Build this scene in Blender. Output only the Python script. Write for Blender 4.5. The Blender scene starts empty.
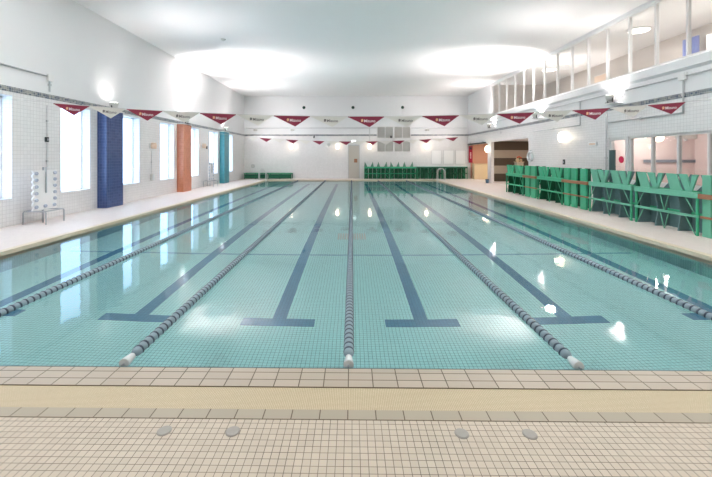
import bpy, bmesh, math, random
from mathutils import Vector, Matrix
random.seed(4)
C = bpy.context.scene.collection
PI = math.pi

# ------------------------------------------------------------------ helpers
def lin(r, g, b):
    f = lambda c: (c / 255 / 12.92) if c / 255 <= .04045 else ((c / 255 + .055) / 1.055) ** 2.4
    return (f(r), f(g), f(b), 1)

class MB:
    """collects shapes into one mesh"""
    def __init__(s): s.bm = bmesh.new()
    def box(s, x0, x1, y0, y1, z0, z1, m=0):
        v = [s.bm.verts.new(p) for p in ((x0,y0,z0),(x1,y0,z0),(x1,y1,z0),(x0,y1,z0),(x0,y0,z1),(x1,y0,z1),(x1,y1,z1),(x0,y1,z1))]
        for q in ((3,2,1,0),(4,5,6,7),(0,1,5,4),(1,2,6,5),(2,3,7,6),(3,0,4,7)):
            f = s.bm.faces.new([v[i] for i in q]); f.material_index = m
        return s
    def prism(s, pts, ext, m=0):
        e = Vector(ext); pts = [Vector(p) for p in pts]; n = len(pts)
        nrm = (pts[1]-pts[0]).cross(pts[2]-pts[0])
        if nrm.dot(e) > 0: pts = pts[::-1]
        a = [s.bm.verts.new(p) for p in pts]; b = [s.bm.verts.new(p+e) for p in pts]
        s.bm.faces.new(a).material_index = m
        s.bm.faces.new(b[::-1]).material_index = m
        for i in range(n):
            s.bm.faces.new((a[(i+1)%n], a[i], b[i], b[(i+1)%n])).material_index = m
        return s
    def quad(s, pts, m=0):
        s.bm.faces.new([s.bm.verts.new(p) for p in pts]).material_index = m
        return s
    def tube(s, path, r, seg=10, m=0, caps=True):
        path = [Vector(p) for p in path]; rings = []
        up = None
        for i, p in enumerate(path):
            d = (path[min(i+1, len(path)-1)] - path[max(i-1, 0)]).normalized()
            if up is None:
                up = Vector((0,0,1)) if abs(d.z) < .9 else Vector((1,0,0))
            u = d.cross(up).normalized(); w = u.cross(d).normalized(); up = w
            rr = r[i] if isinstance(r, (list, tuple)) else r
            rings.append([s.bm.verts.new(p + u*math.cos(2*PI*k/seg)*rr + w*math.sin(2*PI*k/seg)*rr) for k in range(seg)])
        for a, b in zip(rings, rings[1:]):
            for k in range(seg):
                f = s.bm.faces.new((a[k], a[(k+1)%seg], b[(k+1)%seg], b[k])); f.material_index = m; f.smooth = True
        if caps:
            s.bm.faces.new(rings[0][::-1]).material_index = m
            s.bm.faces.new(rings[-1]).material_index = m
        return s
    def lathe(s, prof, origin=(0,0,0), axis='Z', seg=16, mats=None):
        """prof: (radius, height) pairs along the axis"""
        o = Vector(origin); rings = []
        for r, h in prof:
            ring = []
            for k in range(seg):
                c, t = math.cos(2*PI*k/seg)*r, math.sin(2*PI*k/seg)*r
                p = {'Z': (c, t, h), 'Y': (t, h, c), 'X': (h, c, t)}[axis]
                ring.append(s.bm.verts.new(o + Vector(p)))
            rings.append(ring)
        for i, (a, b) in enumerate(zip(rings, rings[1:])):
            for k in range(seg):
                f = s.bm.faces.new((a[k], a[(k+1)%seg], b[(k+1)%seg], b[k])); f.smooth = True
                f.material_index = mats[i] if mats else 0
        f = s.bm.faces.new(rings[0][::-1]); f.material_index = mats[0] if mats else 0
        f = s.bm.faces.new(rings[-1]); f.material_index = mats[-1] if mats else 0
        return s
    def sphere(s, c, r, seg=14):
        n = 8
        prof = [(max(.002, math.sin(PI*i/n))*r if 0 < i < n else r*.02, -math.cos(PI*i/n)*r) for i in range(n+1)]
        return s.lathe(prof, c, 'Z', seg)
    def mesh(s, name, mats):
        me = bpy.data.meshes.new(name); s.bm.to_mesh(me); s.bm.free()
        for m in (mats if isinstance(mats, (list, tuple)) else [mats]): me.materials.append(m)
        return me
    def build(s, name, mats, parent=None, bevel=0):
        o = bpy.data.objects.new(name, s.mesh(name, mats)); C.objects.link(o)
        if parent is not None: o.parent = parent
        if bevel:
            b = o.modifiers.new('bevel', 'BEVEL'); b.width = bevel; b.segments = 2; b.limit_method = 'ANGLE'
        return o

def tag(o, label=None, cat=None, group=None, kind=None):
    if label: o['label'] = label
    if cat: o['category'] = cat
    if group: o['group'] = group
    if kind: o['kind'] = kind
    return o
def thing(name, loc, label, cat, group=None, rz=0):
    o = bpy.data.objects.new(name, None); C.objects.link(o)
    o.location = loc; o.rotation_euler = (0, 0, rz); o.empty_display_size = .1
    return tag(o, label, cat, group)
def part_of(name, me, parent, loc=(0,0,0)):
    o = bpy.data.objects.new(name, me); C.objects.link(o); o.parent = parent; o.location = loc
    return o
def dup(root, loc, label, rz=None, group=None):
    def cp(o, par):
        c = o.copy(); C.objects.link(c); c.parent = par
        for ch in list(o.children): cp(ch, c)
        return c
    r = cp(root, None); r.location = loc; r['label'] = label
    if rz is not None: r.rotation_euler = (0, 0, rz)
    if group: r['group'] = group
    return r

# ------------------------------------------------------------------ materials
def newmat(name):
    m = bpy.data.materials.new(name); m.use_nodes = True
    nt = m.node_tree
    return m, nt, nt.nodes, nt.links, nt.nodes['Principled BSDF']
def plain(name, col, rough=.5, metal=0, spec=.4, var=.04, scale=6):
    m, nt, N, L, p = newmat(name)
    p.inputs['Roughness'].default_value = rough; p.inputs['Metallic'].default_value = metal
    p.inputs['Specular IOR Level'].default_value = spec
    if var:
        tc = N.new('ShaderNodeTexCoord'); no = N.new('ShaderNodeTexNoise'); no.inputs['Scale'].default_value = scale
        no.inputs['Detail'].default_value = 4
        mx = N.new('ShaderNodeMix'); mx.data_type = 'RGBA'
        L.new(tc.outputs['Object'], no.inputs['Vector']); L.new(no.outputs['Fac'], mx.inputs['Factor'])
        mx.inputs['A'].default_value = tuple(c*(1-var) for c in col[:3])+(1,)
        mx.inputs['B'].default_value = tuple(min(1, c*(1+var)) for c in col[:3])+(1,)
        L.new(mx.outputs['Result'], p.inputs['Base Color'])
    else:
        p.inputs['Base Color'].default_value = col
    return m
def emit(name, col, strength):
    m = bpy.data.materials.new(name); m.use_nodes = True; nt = m.node_tree
    nt.nodes.remove(nt.nodes['Principled BSDF'])
    e = nt.nodes.new('ShaderNodeEmission'); e.inputs['Color'].default_value = col; e.inputs['Strength'].default_value = strength
    nt.links.new(e.outputs[0], nt.nodes['Material Output'].inputs['Surface'])
    return m
def tiles(name, c1, c2, grout, w, h, mode='wall', mortar=.003, rough=.3, off=(0, 0), spec=.4, grout_var=0, bias=0, bump=.15):
    """square tiling; wall: u = x + y, v = z; floor: u = x, v = y"""
    m, nt, N, L, p = newmat(name)
    tc = N.new('ShaderNodeTexCoord'); sp = N.new('ShaderNodeSeparateXYZ'); L.new(tc.outputs['Object'], sp.inputs[0])
    cb = N.new('ShaderNodeCombineXYZ')
    def add(a, k):
        n = N.new('ShaderNodeMath'); n.operation = 'ADD'; L.new(a, n.inputs[0])
        if isinstance(k, (int, float)): n.inputs[1].default_value = k
        else: L.new(k, n.inputs[1])
        return n.outputs[0]
    if mode == 'wall':
        u = add(sp.outputs['X'], sp.outputs['Y']); v = sp.outputs['Z']
    else:
        u, v = sp.outputs['X'], sp.outputs['Y']
    L.new(add(u, 100*w + off[0]), cb.inputs[0]); L.new(add(v, 100*h + off[1]), cb.inputs[1])
    br = N.new('ShaderNodeTexBrick'); br.offset = 0; br.squash = 1
    br.inputs['Scale'].default_value = 1; br.inputs['Brick Width'].default_value = w; br.inputs['Row Height'].default_value = h
    br.inputs['Mortar Size'].default_value = mortar; br.inputs['Mortar Smooth'].default_value = .2; br.inputs['Bias'].default_value = bias
    br.inputs['Color1'].default_value = c1; br.inputs['Color2'].default_value = c2; br.inputs['Mortar'].default_value = grout
    L.new(cb.outputs[0], br.inputs['Vector'])
    if grout_var:
        no = N.new('ShaderNodeTexNoise'); no.inputs['Scale'].default_value = 3.1; no.inputs['Detail'].default_value = 6
        L.new(tc.outputs['Object'], no.inputs['Vector'])
        rp = N.new('ShaderNodeValToRGB'); rp.color_ramp.elements[0].position = .35; rp.color_ramp.elements[1].position = .65
        rp.color_ramp.elements[0].color = tuple(c*(1-grout_var) for c in grout[:3])+(1,); rp.color_ramp.elements[1].color = tuple(min(1, c*(1+grout_var)) for c in grout[:3])+(1,)
        L.new(no.outputs['Fac'], rp.inputs[0]); L.new(rp.outputs[0], br.inputs['Mortar'])
    L.new(br.outputs['Color'], p.inputs['Base Color'])
    if bump:
        inv = N.new('ShaderNodeMath'); inv.operation = 'SUBTRACT'; inv.inputs[0].default_value = 1; L.new(br.outputs['Fac'], inv.inputs[1])
        bp = N.new('ShaderNodeBump'); bp.inputs['Strength'].default_value = bump; bp.inputs['Distance'].default_value = .002
        L.new(inv.outputs[0], bp.inputs['Height']); L.new(bp.outputs[0], p.inputs['Normal'])
    p.inputs['Roughness'].default_value = rough; p.inputs['Specular IOR Level'].default_value = spec
    return m
def glass(name, tint=(.96, .97, .97, 1), rough=.03):
    m = bpy.data.materials.new(name); m.use_nodes = True; nt = m.node_tree; N = nt.nodes; L = nt.links
    N.remove(N['Principled BSDF'])
    t = N.new('ShaderNodeBsdfTransparent'); t.inputs['Color'].default_value = tint
    g = N.new('ShaderNodeBsdfGlossy'); g.inputs['Roughness'].default_value = rough
    fr = N.new('ShaderNodeFresnel'); fr.inputs['IOR'].default_value = 1.45
    ge = N.new('ShaderNodeNewGeometry'); mr = N.new('ShaderNodeMapRange'); mr.inputs['To Min'].default_value = 1.45; mr.inputs['To Max'].default_value = 1/1.45
    L.new(ge.outputs['Backfacing'], mr.inputs['Value']); L.new(mr.outputs[0], fr.inputs['IOR'])   # same sheen on both faces of the pane
    mx = N.new('ShaderNodeMixShader'); L.new(fr.outputs[0], mx.inputs[0]); L.new(t.outputs[0], mx.inputs[1]); L.new(g.outputs[0], mx.inputs[2])
    L.new(mx.outputs[0], N['Material Output'].inputs['Surface'])
    return m
def water_mat():
    m = bpy.data.materials.new('pool water'); m.use_nodes = True; nt = m.node_tree; N = nt.nodes; L = nt.links
    N.remove(N['Principled BSDF'])
    r = N.new('ShaderNodeBsdfRefraction'); r.inputs['IOR'].default_value = 1.33; r.inputs['Roughness'].default_value = 0
    r.inputs['Color'].default_value = (.90, .985, .99, 1)
    g = N.new('ShaderNodeBsdfGlossy'); g.inputs['Roughness'].default_value = .04
    fr = N.new('ShaderNodeFresnel'); fr.inputs['IOR'].default_value = 1.33
    tc = N.new('ShaderNodeTexCoord'); no = N.new('ShaderNodeTexNoise'); no.inputs['Scale'].default_value = 1.6; no.inputs['Detail'].default_value = 2
    L.new(tc.outputs['Object'], no.inputs['Vector'])
    bp = N.new('ShaderNodeBump'); bp.inputs['Strength'].default_value = 1; bp.inputs['Distance'].default_value = .0035
    L.new(no.outputs['Fac'], bp.inputs['Height'])
    for s in (r, g, fr): L.new(bp.outputs[0], s.inputs['Normal'])
    mx = N.new('ShaderNodeMixShader'); L.new(fr.outputs[0], mx.inputs[0]); L.new(r.outputs[0], mx.inputs[1]); L.new(g.outputs[0], mx.inputs[2])
    L.new(mx.outputs[0], N['Material Output'].inputs['Surface'])
    return m

M = {}
M['plaster'] = plain('white plaster', (.76, .765, .77, 1), .7, var=.012, scale=2)
M['ceiling'] = plain('white ceiling', (.82, .82, .82, 1), .8, var=.01, scale=1)
M['walltile'] = tiles('white wall tile', (.79, .785, .78, 1), (.75, .745, .74, 1), (.56, .555, .55, 1), .1, .1, mortar=.0035, rough=.28)
M['frieze'] = tiles('blue mosaic band', lin(60, 78, 104), lin(158, 158, 150), (.55, .55, .53, 1), .065, .065, mortar=.003, off=(.01, -.03))
M['bluetile'] = tiles('blue pillar tile', lin(60, 78, 124), lin(67, 87, 134), lin(96, 112, 154), .1, .1, mortar=.003, rough=.25)
M['salmontile'] = tiles('salmon pillar tile', lin(196, 124, 92), lin(206, 134, 102), lin(205, 150, 125), .1, .1, mortar=.002, rough=.3)
M['tealtile'] = tiles('teal pillar tile', lin(62, 138, 150), lin(72, 150, 160), lin(110, 170, 178), .1, .1, mortar=.002, rough=.3)
M['mosaic'] = tiles('beige deck mosaic', lin(206, 194, 177), lin(198, 186, 169), lin(112, 101, 88), .05, .05, 'floor', .0022, .5, off=(.0, .0), grout_var=.35, spec=.3)
M['coping'] = tiles('greige coping tile', lin(188, 176, 160), lin(180, 168, 152), lin(88, 76, 60), .2, .1, 'floor', .0045, .4, off=(.03, .05), spec=.4, grout_var=.3)
M['greycoping'] = tiles('grey coping tile', lin(178, 168, 150), lin(172, 162, 145), lin(98, 86, 70), .2, .2, 'floor', .004, .45, off=(.03, .1), spec=.3)
M['ribbed'] = tiles('ribbed tan strip', lin(216, 202, 172), lin(209, 195, 164), lin(176, 160, 130), .0135, .0135, 'floor', .0022, .5, spec=.3)
M['sidedeck'] = tiles('pale side deck', lin(226, 215, 209), lin(222, 211, 205), lin(212, 201, 195), .1, .1, 'floor', .002, .5, spec=.35, bump=.05)
M['deckedge'] = plain('tan deck edge', lin(220, 206, 182), .5, var=.04)
M['pooltile'] = tiles('teal pool tile', lin(204, 248, 247), lin(196, 244, 243), lin(88, 154, 156), .05, .05, 'floor', .0024, .4, bump=0)
M['poolwalltile'] = tiles('teal pool wall tile', lin(170, 212, 214), lin(156, 198, 204), lin(104, 150, 158), .05, .05, 'wall', .0025, .4, bump=0)
M['lanetile'] = tiles('dark lane tile', lin(92, 150, 184), lin(84, 142, 176), lin(62, 112, 146), .05, .05, 'floor', .0025, .4, bump=0)
M['crosstile'] = tiles('pale blue line tile', lin(138, 190, 210), lin(130, 184, 204), lin(88, 144, 160), .05, .05, 'floor', .0025, .4, bump=0)
M['water'] = water_mat()
M['glass'] = glass('clear glass')
M['whitepaint'] = plain('white painted metal', (.76, .76, .75, 1), .4, var=.01)
M['greymetal'] = plain('light grey metal', (.50, .51, .52, 1), .4, .0, var=.03)
M['steel'] = plain('brushed steel', (.42, .45, .48, 1), .3, .8, var=.05)
M['dark'] = plain('dark housing', lin(48, 56, 58), .5, var=.05)
M['darkgreen'] = plain('dark green vent', lin(30, 62, 52), .6, var=.05)
M['green'] = plain('light green plastic', lin(70, 178, 134), .45, var=.05)
M['midgreen'] = plain('mid green plastic', lin(46, 146, 104), .5, var=.06)
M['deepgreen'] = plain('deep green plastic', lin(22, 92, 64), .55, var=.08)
M['brown'] = plain('brown bar', lin(160, 112, 84), .6, var=.12)
M['maroon'] = plain('maroon cloth', lin(146, 54, 76), .8, var=.03)
M['whitecloth'] = plain('white cloth', lin(222, 220, 214), .8, var=.02)
M['inkwhite'] = plain('white print', lin(236, 226, 226), .8, var=0)
M['inkgrey'] = plain('grey print', lin(122, 118, 118), .8, var=0)
M['inkgold'] = plain('peach print', lin(236, 190, 150), .8, var=0)
M['cord'] = plain('pale cord', lin(205, 205, 205), .7, var=0)
M['floatlight'] = plain('pale float plastic', lin(142, 162, 172), .4, var=.03)
M['floatdark'] = plain('slate float plastic', lin(50, 66, 82), .4, var=.03)
M['floatwhite'] = plain('white float plastic', lin(214, 220, 220), .4, var=.02)
M['louvre'] = plain('grey louvre', lin(204, 204, 199), .5, var=.03)
M['doorgrey'] = plain('greige door', lin(196, 190, 180), .5, var=.02)
M['board'] = plain('white board', lin(238, 238, 238), .5, var=.01)
M['orange'] = plain('orange wall', lin(214, 164, 140), .7, var=.03)
M['cream'] = plain('cream counter', lin(220, 200, 164), .6, var=.03)
M['brownslat'] = plain('brown panel', lin(100, 88, 74), .6, var=.05)
M['beigeslat'] = plain('beige panel', lin(196, 184, 166), .6, var=.03)
M['bannerred'] = plain('crimson banner', lin(170, 34, 66), .7, var=.03)
M['pink'] = plain('pinkish lobby wall', lin(220, 203, 201), .7, var=.02)
M['gallerywall'] = plain('warm gallery wall', lin(208, 200, 193), .7, var=.02)
M['lilac'] = plain('lilac curtain', lin(150, 160, 205), .7, var=.05)
M['peach'] = plain('peach notice', lin(238, 212, 190), .7, var=.03)
M['redsign'] = plain('red sticker', lin(214, 40, 84), .6, var=.02)
M['orangesign'] = plain('orange red print', lin(226, 92, 60), .6, var=.02)
M['pad'] = plain('grey cap', lin(164, 159, 152), .45, var=.08, scale=30)
M['bluebin'] = plain('slate blue bin', lin(84, 108, 130), .5, var=.04)
M['darkedge'] = plain('dark tile edge', lin(66, 104, 108), .3, var=.1)  # darker teal for the line at the near water edge
M['joint'] = plain('dark joint', lin(104, 90, 70), .7, var=.2)
M['rim'] = plain('grey rail', lin(120, 128, 140), .5, var=0)  # plain grey of the lobby handrail
M['tealdoor'] = plain('dark teal panel', lin(70, 98, 96), .5, var=.04)
M['window'] = emit('daylit frosted pane', (.50, .71, 1, 1), 4.6)
M['lampglow'] = emit('warm lamp globe', (1, .82, .62, 1), 6)
M['lampcool'] = emit('white lamp lens', (1, .96, .9, 1), 10)
M['exitglow'] = emit('lit sign face', (.95, 1, .97, 1), 2.2)
M['downglow'] = emit('ceiling lamp lens', (1, .93, .82, 1), 7)

# ------------------------------------------------------------------ dimensions (metres; y runs down the pool, z = 0 at the water)
XL, XR, YF, YN = -8.7, 9.3, 29.8, -4.0
ZC, ZD = 6.72, .08
PXL, PXR, PY0, PY1 = -6.5, 6.34, 3.22, 28.2
ZFR = (3.50, 3.63)

def struct(o, label=None, cat=None): return tag(o, label, cat, None, 'structure')

def holed_wall(mb, axis, t0, t1, ur, vr, holes, m_of):
    """wall of boxes between t0 and t1 across the axis; u runs along the wall, v is height; holes: (u0,u1,v0,v1)"""
    us = sorted({*ur, *[h for a in holes for h in a[:2]]}); us = [u for u in us if ur[0] <= u <= ur[1]]
    vs = sorted({*vr, *[h for a in holes for h in a[2:]], *m_of[0]}); vs = [v for v in vs if vr[0] <= v <= vr[1]]
    for v0, v1 in zip(vs, vs[1:]):
        run = None
        for u0, u1 in list(zip(us, us[1:])) + [(None, None)]:
            solid = u0 is not None and not any(a[0] < (u0+u1)/2 < a[1] and a[2] < (v0+v1)/2 < a[3] for a in holes)
            if solid: run = (run[0], u1) if run else (u0, u1)
            elif run:
                m = m_of[1]((v0+v1)/2)
                if axis == 'X': mb.box(t0, t1, run[0], run[1], v0, v1, m)
                else: mb.box(run[0], run[1], t0, t1, v0, v1, m)
                run = None

# ------------------------------------------------------------------ room shell
split = ([3.56], lambda v: 0 if v < 3.56 else 1)
WINY = [(8.1, 9.36), (10.95, 12.18), (13.85, 15.04), (16.69, 17.98), (19.68, 20.88), (22.48, 23.86), (25.6, 26.83)]
WZ = (.76, 3.40)
mb = MB(); holed_wall(mb, 'X', XL-.36, XL, (YN, YF), (-.3, ZC), [(a, b, *WZ) for a, b in WINY], split)
struct(mb.build('wall_left', [M['walltile'], M['plaster']]), 'white tiled window wall with plain plaster above the mosaic band', 'wall')

GALL = (-3.4, 24.85, 4.62, 6.60)
ALC, RECP = (19.62, 24.88, ZD, 2.82), (25.5, 29.78, ZD, 2.76)
SHOP, DOORH = (4.4, 12.60, 1.0, 2.52), (12.68, 13.52, ZD, 2.52)
mb = MB(); holed_wall(mb, 'X', XR, XR+.2, (YN, YF), (-.3, ZC), [GALL, ALC, RECP, SHOP, DOORH], split)
struct(mb.build('wall_right', [M['walltile'], M['plaster']]), 'white tiled wall with gallery windows above and lobby windows below', 'wall')
VENT = (2.0, 4.72, 2.2, 4.3)
mb = MB(); holed_wall(mb, 'Y', YF, YF+.3, (XL-.36, XR+.2), (-.3, ZC), [(-.32, .62, ZD, 2.8), VENT], split)
struct(mb.build('wall_far', [M['walltile'], M['plaster']]), 'white end wall, tiled below the mosaic band', 'wall')
struct(MB().box(XL-.36, 13.2, YN-.3, YN, -.3, ZC).build('wall_near', M['plaster']), 'plain white wall closing the near end of the hall', 'wall')
struct(MB().box(XL-.36, XR+.2, YN-.3, YF+.3, ZC, ZC+.2).build('ceiling', M['ceiling']), 'plain white ceiling with bright pools of uplight', 'ceiling')

# mosaic band round the three walls, a slim raised course
struct(MB().box(XL, XL+.012, YN, YF, *ZFR).build('trim_1', M['frieze']), 'blue and grey mosaic band along the window wall', 'trim')
struct(MB().box(XR-.012, XR, YN, YF, *ZFR).build('trim_2', M['frieze']), 'blue and grey mosaic band along the gallery wall', 'trim')
struct(MB().box(XL+.012, 2.0, YF-.012, YF, *ZFR).box(4.72, XR-.012, YF-.012, YF, *ZFR).build('trim_3', M['frieze']), 'blue and grey mosaic band across the end wall', 'trim')
# sloping white fascia below the gallery windows
mb = MB(); mb.prism([(XR, YN, 4.25), (XR-.10, YN, 4.32), (XR-.10, YN, 4.56), (XR, YN, 4.62)], (0, 28.85, 0))
struct(mb.build('trim_4', M['plaster']), 'white fascia ledge under the gallery windows', 'trim')

# decks
struct(MB().box(XL-.3, XR+.2, YN, 2.59, -.3, .004).build('floor', M['mosaic']), 'beige mosaic tile deck at the near end of the pool', 'floor')
struct(MB().box(XL, XR, 2.59, 2.69, -.3, .005).build('floor_grey_course', M['greycoping']), 'single course of grey tiles behind the ribbed strip', 'floor')
struct(MB().box(XL, XR, 2.69, 2.955, -.3, .002).build('floor_ribbed_strip', M['ribbed']), 'tan ribbed overflow strip across the near deck', 'floor')
struct(MB().box(XL, XR, 2.955, 3.22, -.3, .006).build('floor_coping', M['coping']), 'two courses of greige coping tiles at the near water edge', 'floor')
mb = MB().box(XL, PXL-.14, 3.22, YF, -.3, ZD).box(PXR+.14, XR, 3.22, YF, -.3, ZD).box(PXL-.14, PXR+.14, PY1+.14, YF, -.3, ZD)
struct(mb.build('floor_side_deck', M['sidedeck']), 'pale smooth deck along both sides and the far end of the pool', 'floor')
mb = MB().box(PXL-.14, PXL, 3.22, PY1+.14, -.3, ZD-.002).box(PXR, PXR+.14, 3.22, PY1+.14, -.3, ZD-.002).box(PXL, PXR, PY1, PY1+.14, -.3, ZD-.002)
struct(mb.build('trim_5', M['deckedge']), 'tan rounded edge of the deck around the pool', 'trim')

struct(MB().box(PXL, PXR, 3.212, 3.222, -.06, .0075).build('trim_6', M['darkedge']), 'thin dark line at the near water edge', 'trim')
struct(MB().box(XL, XR, 2.950, 2.957, -.06, .0068).build('trim_7', M['joint']), 'dark joint between the coping tiles and the ribbed strip', 'trim')
struct(MB().box(XL, XR, 2.587, 2.593, -.06, .0058).build('trim_8', M['joint']), 'dark joint between the grey course and the mosaic', 'trim')
# pool basin with lane markings
DEP = 1.22
bas = struct(MB().box(PXL-.2, PXR+.2, PY0-.2, PY1+.2, -DEP-.2, -DEP).build('floor_pool', M['pooltile']), 'teal tiled pool bottom', 'pool')
wb = MB().box(PXL-.2, PXL, PY0-.2, PY1+.2, -DEP, -.005).box(PXR, PXR+.2, PY0-.2, PY1+.2, -DEP, -.005)
wb.box(PXL, PXR, PY0-.2, PY0, -DEP, -.005).box(PXL, PXR, PY1, PY1+.2, -DEP, -.005)
struct(wb.build('wall_pool', M['poolwalltile']), 'teal tiled sides of the pool', 'pool')
LANES = [-5.28, -3.06, -1.05, .99, 3.05, 5.22]
z0, z1 = -DEP, -DEP+.004
for x in LANES:
    a, b = PY0+1.93, PY1-2.0
    MB().box(x-.1, x+.1, a+.2, b-.2, z0, z1).box(x-.52, x+.52, a-.0, a+.2, z0, z1).box(x-.52, x+.52, b-.2, b, z0, z1).build('lane_line', M['lanetile'], bas)
for y in (PY0+5.0, PY1-5.0):
    MB().box(PXL+.2, PXR-.2, y-.04, y+.04, z0, z1-.002).build('cross_line', M['crosstile'], bas)
gr = MB()
for k in range(12): gr.box(-.38+k*.064, -.38+k*.064+.04, 9.55, 10.2, -DEP, -DEP+.012)
gr.build('drain_grate', M['louvre'], bas)

wm = MB().quad([(PXL, PY0, 0), (PXR, PY0, 0), (PXR, PY1, 0), (PXL, PY1, 0)])
wo = struct(wm.build('pool_water', M['water']), 'still clear teal water filling the pool', 'water')

# ------------------------------------------------------------------ windows of the left wall
ordn = ['first', 'second', 'third', 'fourth', 'fifth', 'sixth', 'seventh', 'eighth', 'ninth', 'tenth', 'eleventh', 'twelfth', 'thirteenth', 'fourteenth', 'fifteenth']
wlab = ['tall frosted window at the near edge before the first steel stand', 'tall frosted window between the first steel stand and the blue pillar',
        'tall frosted window just beyond the blue pillar', 'tall frosted window just before the salmon pillar', 'tall frosted window just beyond the salmon pillar',
        'tall frosted window just before the teal pillar', 'tall frosted window beyond the teal pillar']
for i, (a, b) in enumerate(WINY):
    t = thing('window_%d' % (i+1), (XL-.3, (a+b)/2, WZ[0]), wlab[i], 'window'); t['kind'] = 'structure'
    h = (b-a)/2; H = WZ[1]-WZ[0]
    f = MB()
    f.box(-.03, .03, -h, -h+.04, 0, H).box(-.03, .03, h-.04, h, 0, H).box(-.03, .03, -h, h, 0, .04).box(-.03, .03, -h, h, H-.04, H)
    f.box(-.02, .02, -h*.45-.015, -h*.45+.015, 0, H).build('frame', M['whitepaint'], t)
    MB().box(-.025, -.005, -h, h, 0, H).build('pane', M['window'], t)
    MB().box(.03, .30, -h+.001, h-.001, .0, .015).build('sill', M['whitepaint'], t)

# ------------------------------------------------------------------ pillars with uplights on top
PIL = [(12.53, 13.44, 'bluetile', 'tall blue tiled pillar against the window wall', 3.47), (18.28, 19.2, 'salmontile', 'tall salmon orange pillar against the window wall', 3.50),
       (24.2, 25.12, 'tealtile', 'tall teal pillar against the window wall', 3.52)]
for a, b, m, lab, zt in PIL:
    t = thing('pillar', (0, 0, 0), lab, 'pillar'); t['kind'] = 'structure'
    MB().box(XL, XL+.32, a, b, ZD, zt-.04).build('shaft', M[m], t)
    MB().box(XL+.002, XL+.36, a-.03, b+.03, zt-.04, zt).build('ledge', M['whitepaint'], t)

def uplight_proto():
    t = thing('uplight', (0, 0, 0), 'x', 'lamp', 'uplights along both long walls')
    b = MB(); b.box(-.09, .09, -.12, .12, 0, .025); b.box(-.02, .02, -.13, -.11, .02, .2).box(-.02, .02, .11, .13, .02, .2)
    b.build('bracket', M['dark'], t)
    h = MB(); h.lathe([(.06, .06), (.11, .10), (.14, .2), (.15, .27), (.13, .27)], (0, 0, 0), 'Z', 18); h.build('housing', M['louvre'], t)
    l = MB(); l.lathe([(.125, .268), (.125, .28)], (0, 0, 0), 'Z', 18); l.build('lens', M['lampcool'], t)
    return t
up = uplight_proto()
UP = [(-8.42, 12.98, 3.47, 'uplight on top of the blue pillar', 1.0, 1), (-8.42, 18.74, 3.50, 'uplight on top of the salmon pillar', 1.25, 1), (-8.42, 24.66, 3.52, 'uplight on top of the teal pillar', 1.0, 1),
      (8.95, 12.95, 3.70, 'uplight on a wall shelf above the lobby door', 1.0, -1), (8.95, 18.2, 3.70, 'uplight on a wall shelf above the round ring and warm wall lamp', 1.25, -1),
      (8.95, 24.28, 3.70, 'uplight on a wall shelf above the striped partition', 1.0, -1),
      (-8.42, 7.1, 3.50, 'uplight on the window wall outside the picture, before the first window', .9, 1), (8.95, 7.1, 3.70, 'uplight on the gallery wall outside the picture, over the lobby windows', .9, -1),
      (-8.42, 1.2, 3.50, 'uplight on the window wall beside the near deck', .8, 1), (8.95, 1.2, 3.70, 'uplight on the gallery wall beside the near deck', .8, -1)]
HOT, FLOODW = [16, 400, 50, 16, 400, 50, 30, 30, 50, 50], 44
for i, (x, y, z, lab, k, sg) in enumerate(UP):
    t = up if i == 0 else dup(up, (x, y, z), lab)
    t.location = (x, y, z); t['label'] = lab
    if sg < 0 or i >= 6:
        s = MB(); xw = (XR-x) if sg < 0 else (XL-x)
        s.box(min(-.12*(1 if sg < 0 else -1), xw), max(-.12*(1 if sg < 0 else -1), xw), -.15, .15, -.03, 0)
        s.build('wall_shelf', M['whitepaint'], t)
    for (e, spread, tilt, lx, lz, fwd) in ((HOT[i], 96, 31, 0, .30, .3), (7, 150, 0, 0, .30, 0), (FLOODW*k*(.65 if i in (0, 3) else 1), 85, 82 if abs(y-24.5) < 1 else 60, .24*sg, .34, 1.5 if abs(y-24.5) < 1 else 0)):
        L = bpy.data.lights.new('uplight_lamp', 'AREA'); L.shape = 'DISK'; L.size = .22; L.energy = e; L.color = (1, .905, .89); L.spread = math.radians(spread)
        lo = bpy.data.objects.new('uplight_lamp', L); C.objects.link(lo); lo.parent = t; lo.location = (lx, 0, lz)
        lo.rotation_euler = Vector((math.sin(math.radians(tilt))*sg, fwd, math.cos(math.radians(tilt)))).to_track_quat('-Z', 'Y').to_euler()

# ------------------------------------------------------------------ warm wall lamps
def lamp_proto():
    t = thing('wall_lamp', (0, 0, 0), 'x', 'lamp', 'warm wall lamps')
    MB().lathe([(.07, 0), (.07, .02), (.03, .03), (.025, .08)], (0, 0, 0), 'Y', 12).build('backplate', M['whitepaint'], t)
    g = MB(); g.lathe([(.03, -.22), (.09, -.19), (.125, -.11), (.135, 0), (.125, .11), (.09, .19), (.03, .22)], (0, .16, 0), 'Z', 16); g.build('globe', M['lampglow'], t)
    return t
lp = lamp_proto()
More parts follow.
